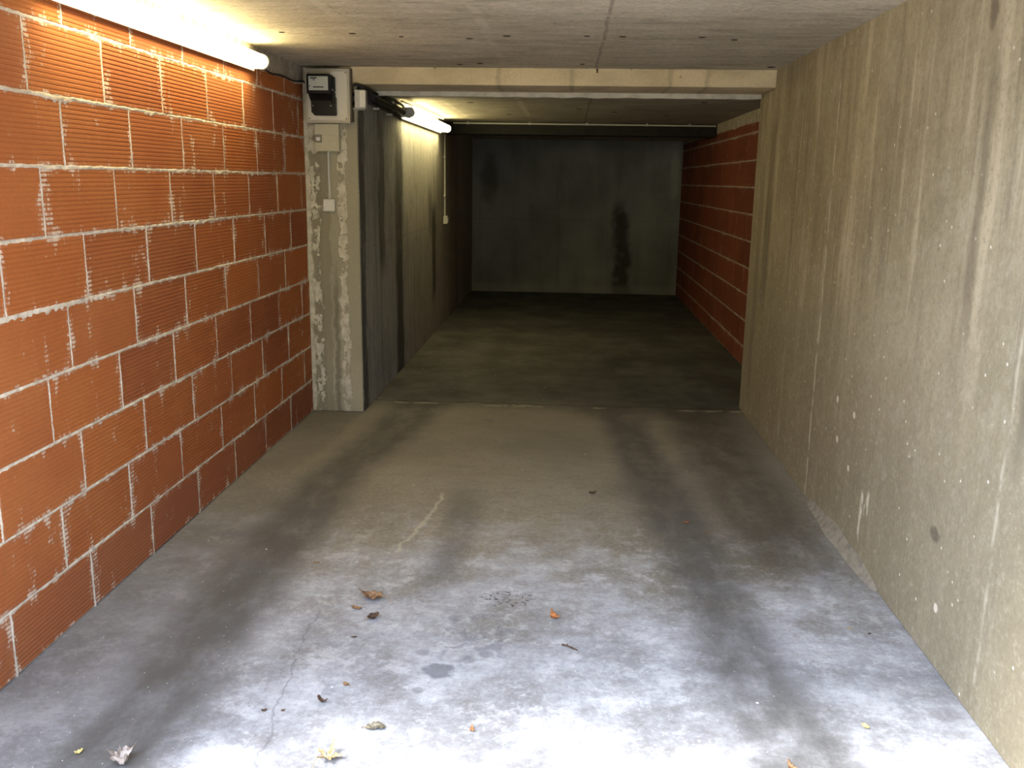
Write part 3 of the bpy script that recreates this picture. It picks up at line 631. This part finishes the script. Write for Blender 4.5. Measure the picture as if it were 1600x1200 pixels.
# cable swinging from the meter box over the junction box to the rear lamp
c = MB(); c.tube([(-1.397, 6.07, 2.185), (-1.375, 6.068, 2.185), (-1.345, 6.08, 2.172), (-1.335, 6.2, 2.168), (-1.345, 6.5, 2.168), (-1.352, 7.0, 2.180), (-1.355, 7.52, 2.180), (-1.34, 7.6, 2.16)], 0.010, 10)
tag(c.build('cable', MAT['blackr'], loc=(-1.35, 6.6, 2.18)), 'black cable curving over the junction box and along the rear bay wall', 'cable')
t = thing('cable_duct', (XIL, 6.9, 2.13), 'thick black cable duct on the rear bay wall, between junction box and lamp', 'cable duct')
c = MB(); c.tube([(-1.345, 6.36, 2.135), (-1.345, 6.40, 2.135), (-1.345, 7.0, 2.132), (-1.335, 7.5, 2.118)], 0.024, 14); c.tube([(-1.368, 6.40, 2.100), (-1.368, 7.0, 2.095), (-1.365, 7.5, 2.085)], 0.013, 10)
c.build('pipe', MAT['blackr'], t)
for y, z in ((6.62, 2.078), (7.10, 2.072)):
    c = MB(); c.box(XIL, -1.345, y - 0.010, y + 0.010, z - 0.008, z + 0.006, bev=0.002); c.build('clip', MAT['greyp'], t)
c = MB(); c.box(-1.325, -1.312, 6.98, 7.02, 2.142, 2.158, bev=0.002); c.build('clip', MAT['greyp'], t)
# thin conduit along the ceiling above the rear lamp
c = MB(); c.tube([(-1.32, 7.35, 2.190), (-1.315, 8.5, 2.200), (-1.31, 9.7, 2.208)], 0.007, 8)
tag(c.build('conduit', MAT['greyp'], loc=(-1.31, 8.5, 2.2)), 'thin grey conduit on the rear bay wall just above the lamp', 'conduit')
# conduit across the dark beam
t = thing('conduit', (0.1, 10.4, 2.208), 'long thin grey conduit running across the face of the dark rear beam', 'conduit')
c = MB(); c.tube([(-1.29, 10.386, 2.208), (0, 10.386, 2.207), (XIR - 0.02, 10.386, 2.205)], 0.0085, 10); c.build('pipe', MAT['greyp'], t)
for px in (-1.13, -0.45, 0.18, 0.83, 1.29):
    c = MB(); c.box(px - 0.010, px + 0.010, 10.374, 10.4, 2.196, 2.224, bev=0.002); c.build('clip', MAT['greyp'], t)
# drop conduit and switch on the rear bay wall
t = thing('conduit', (XIL, 10.33, 1.6), 'thin vertical grey conduit dropping from the rear lamp to the small switch', 'conduit')
c = MB(); c.tube([(XIL + 0.012, 10.33, 2.20), (XIL + 0.012, 10.33, 1.7), (XIL + 0.012, 10.33, 1.195)], 0.009, 10); c.build('pipe', MAT['greyp'], t)
for z in (1.84, 1.42):
    c = MB(); c.box(XIL, XIL + 0.024, 10.29, 10.342, z - 0.010, z + 0.010, bev=0.002); c.build('clip', MAT['greyp'], t)
t = thing('light_switch', (XIL, 10.33, 1.15), 'small light switch at the foot of the thin conduit on the rear bay wall', 'switch')
c = MB(); c.box(XIL, XIL + 0.045, 10.285, 10.375, 1.112, 1.200, bev=0.006); c.build('case', MAT['greyp'], t)
c = MB(); c.box(XIL + 0.044, XIL + 0.050, 10.30, 10.36, 1.128, 1.184, bev=0.003); c.build('rocker', MAT['white'], t)
# steel peg at the top of the beam
c = MB(); c.tube([(0.158, 6.101, 2.290), (0.158, 6.08, 2.289), (0.158, 6.078, 2.272)], 0.006, 8)
tag(c.build('peg', MAT['rust'], loc=(0.158, 6.1, 2.29)), 'short rusty steel peg at the top of the yellowish beam', 'peg')

# ------------------------------------------------------------------ leaves and debris on the floor
def leafmat(name, a, bcol):
    M = Mat(name); n = M.noise(90, detail=4); c = M.mix(n.step(0.35, 0.65), a, bcol)
    return M.fin(c, 0.7, n, 0.001, 0.6)
LM = dict(brown=leafmat('brown_leaf', (0.16, 0.075, 0.035), (0.30, 0.18, 0.09)), dark=leafmat('dark_leaf', (0.05, 0.028, 0.018), (0.12, 0.07, 0.04)),
          tan=leafmat('tan_leaf', (0.33, 0.22, 0.10), (0.55, 0.42, 0.24)), pale=leafmat('pale_leaf', (0.24, 0.18, 0.14), (0.50, 0.43, 0.37)),
          orange=leafmat('orange_leaf', (0.30, 0.10, 0.03), (0.48, 0.20, 0.07)), yellow=leafmat('yellow_leaf', (0.55, 0.40, 0.12), (0.75, 0.62, 0.25)),
          grey=leafmat('grey_leaf', (0.12, 0.10, 0.06), (0.30, 0.26, 0.18)), vein=leafmat('leaf_vein', (0.30, 0.20, 0.10), (0.45, 0.32, 0.18)))
def leaf(x, y, size, mat, label, lobes=5, depth=0.5, curl=0.5, fold=0.0, rot=0.0, asp=1.0, stem=0.0, seed=0, crumple=0.2, cat='leaf', name='leaf'):
    rnd = random.Random(seed); rings = 7; seg = 60; vs = [(0, 0, 0)]
    for r in range(1, rings + 1):
        for k in range(seg):
            a = 2 * math.pi * k / seg
            if lobes: L = 1 - depth * (0.5 - 0.5 * math.cos(a * lobes)) ** 0.8 + 0.07 * math.cos(a * lobes * 3) ; L *= (1.0 - 0.25 * (0.5 - 0.5 * math.cos(a)))
            else: L = 1 - 0.06 * abs(math.sin(a * 9))
            q = r / rings; rr = size * L * q if q > .35 else size * q * (0.35 * 0 + L)
            u = rr * math.cos(a); w = rr * math.sin(a) * asp
            vs.append((u, w, 0))
    out = []
    for (u, w, _) in vs:
        z = 0.0; uu, ww = u, w
        ph = ww / size
        if fold:                 # roll around the long axis
            ang = ww * fold / size; rad = size / fold; ww = rad * math.sin(ang); z += rad * (1 - math.cos(ang))
        z += curl * (uu * uu) / size
        nv = Vector((u / size * 2.2, w / size * 2.2, seed * 3.7))
        z += crumple * size * mnoise.noise(nv) + 0.4 * crumple * size * mnoise.noise(nv * 2.7)
        uu += crumple * size * 0.5 * mnoise.noise(nv + Vector((9, 0, 0)))
        out.append(Vector((uu, ww, z)))
    zmin = min(v.z for v in out)
    R_ = Matrix.Rotation(rot, 3, 'Z'); base = Vector((x, y, 0.0018 - zmin))
    P = [R_ @ v + base for v in out]
    fs = [(0, 1 + k, 1 + (k + 1) % seg) for k in range(seg)]
    for r in range(rings - 1):
        for k in range(seg): fs.append((1 + r * seg + k, 1 + (r + 1) * seg + k, 1 + (r + 1) * seg + (k + 1) % seg, 1 + r * seg + (k + 1) % seg))
    n = len(P); nb = [p - Vector((0, 0, 0.0008)) for p in P]
    last = 1 + (rings - 1) * seg
    fs2 = [tuple(n + i for i in f[::-1]) for f in fs]
    rim = [(last + k, n + last + k, n + last + (k + 1) % seg, last + (k + 1) % seg) for k in range(seg)]
    b = MB(); b.add(P + nb, fs + fs2 + rim)
    if stem:
        t = thing(name, (x, y, 0), label, cat); b.build('blade', LM[mat], t, smooth=True)
        s = MB(); c0 = P[0]; d = R_ @ Vector((-1, 0.15, 0)); e = R_ @ Vector((0, 1, 0))
        edge = min(P[1:], key=lambda p: (p - (c0 + d * size)).length)
        s.tube([edge, edge + d * stem * 0.35 + Vector((0, 0, 0.002)), Vector((edge.x, edge.y, 0.004)) + d * stem * 0.75 + e * stem * 0.12, Vector((edge.x, edge.y, 0.002)) + d * stem + e * stem * 0.28], 0, 6, radii=[0.0016, 0.0012, 0.001, 0.0012])
        s.build('stalk', LM['vein'], t); return t
    o = b.build(name, LM[mat], smooth=True, loc=(x, y, 0)); return tag(o, label, cat)
PI = math.pi
leaf(-0.717, 3.251, 0.058, 'brown', 'large curled brown leaf with a long stalk, farthest of three grouped leaves', 3, .35, .35, 1.3, PI * 0.93, .70, .06, 3, .28)
leaf(-0.763, 3.165, 0.024, 'brown', 'small flat brown leaf just below the large curled stalked leaf', 0, 0, .2, .5, 2.8, .45, 0, 4, .15)
leaf(-0.683, 3.089, 0.028, 'dark', 'small dark curled leaf on edge, nearest of three grouped leaves', 0, 0, .5, 1.9, 0.9, .65, .022, 5, .2)
leaf(-0.722, 2.944, 0.011, 'dark', 'tiny dark leaf scrap between the grouped brown leaves and the small red-brown scrap', 0, 0, .2, .4, .2, .4, 0, 6)
leaf(-0.011, 3.154, 0.030, 'orange', 'orange-brown folded leaf alone right of the dark drip spots', 3, .45, .5, 1.2, 1.9, .9, 0, 7, .35)
b = MB(); b.tube([(0.02, 2.95, 0.004), (0.035, 2.942, 0.006), (0.055, 2.93, 0.005), (0.074, 2.915, 0.004)], 0, 8, radii=[.0035, .003, .0028, .002]); b.tube([(0.035, 2.942, 0.006), (0.040, 2.951, 0.008)], 0.0015, 6)
tag(b.build('twig', LM['dark'], loc=(0.047, 2.933, 0)), 'thin dark twig lying on the floor near the folded orange-brown leaf', 'twig')
leaf(-0.675, 2.634, 0.014, 'brown', 'small reddish-brown leaf scrap above the dark crescent leaf', 0, 0, .3, .8, 2.6, .6, .012, 8, .2)
leaf(-0.724, 2.529, 0.020, 'dark', 'dark crescent-shaped curled leaf on the pale floor, left of centre', 0, 0, .9, 1.4, 2.7, .5, 0, 9, .2)
leaf(-0.889, 2.465, 0.009, 'dark', 'tiny dark red-brown scrap left of the dark crescent leaf', 0, 0, .5, 1, .4, .7, 0, 10, name='leaf_scrap', cat='leaf scrap')
leaf(-0.832, 2.470, 0.006, 'dark', 'tiniest greyish scrap just left of the dark crescent leaf', 0, 0, .5, 1, .4, .7, 0, 11, name='leaf_scrap', cat='leaf scrap')
leaf(-0.530, 2.401, 0.030, 'grey', 'grey-green rolled leaf near the bottom edge, between the tan maple leaf and the oil stain', 0, 0, .1, 2.2, .15, .7, .014, 12, .2)
leaf(-0.244, 2.415, 0.015, 'orange', 'bright orange-brown leaf bit near the bottom edge, right of the rolled leaf', 3, .5, .6, 1.0, 1.6, .8, 0, 13, .3)
leaf(-0.632, 2.243, 0.042, 'tan', 'tan maple leaf with pointed lobes at the bottom edge', 5, .68, .7, .6, 1.4, 1.0, .03, 14, .3)
leaf(-1.205, 2.185, 0.044, 'pale', 'crumpled pale grey-brown leaf at the bottom edge, on the left tyre track', 5, .5, .7, 1.2, .7, 1.0, 0, 15, .55)
leaf(-1.340, 2.216, 0.012, 'yellow', 'small yellow leaf bit at the bottom left, beside the crumpled pale leaf', 0, 0, .6, 1.4, .9, .7, 0, 16, .3)
leaf(0.939, 2.530, 0.014, 'yellow', 'small yellow curled leaf on the right side of the floor, like a shell', 0, 0, .5, 2.0, 2.0, .8, 0, 17, .2)
leaf(0.668, 2.310, 0.020, 'brown', 'brown leaf cut by the bottom edge, on the right half of the floor', 3, .5, .6, .8, 1.8, .9, 0, 18, .3)
leaf(0.165, 4.576, 0.024, 'dark', 'small dark leaf far back in the middle of the floor, between the tyre tracks', 3, .4, .5, .8, .5, .7, 0, 19, .3)
leaf(-1.025, 3.565, 0.013, 'brown', 'brown scrap by the left tyre track, left of the grouped leaves', 0, 0, .3, .6, .1, .5, 0, 20, name='leaf_scrap', cat='leaf scrap')
leaf(0.608, 4.196, 0.016, 'orange', 'reddish-brown scrap on the right tyre track, the farther of two there', 0, 0, .3, .6, .1, .5, 0, 21, name='leaf_scrap', cat='leaf scrap')
leaf(0.690, 4.07, 0.014, 'brown', 'reddish-brown scrap beside the right tyre track, the nearer of two there', 0, 0, .3, .6, .1, .5, 0, 22, name='leaf_scrap', cat='leaf scrap')
leaf(1.079, 3.166, 0.010, 'tan', 'tan scrap on the floor near the right wall', 0, 0, .3, .6, .1, .6, 0, 23, name='leaf_scrap', cat='leaf scrap')
leaf(1.140, 3.132, 0.008, 'dark', 'dark scrap on the floor near the right wall, beside the tan scrap', 0, 0, .3, .6, .4, .5, 0, 24, name='leaf_scrap', cat='leaf scrap')
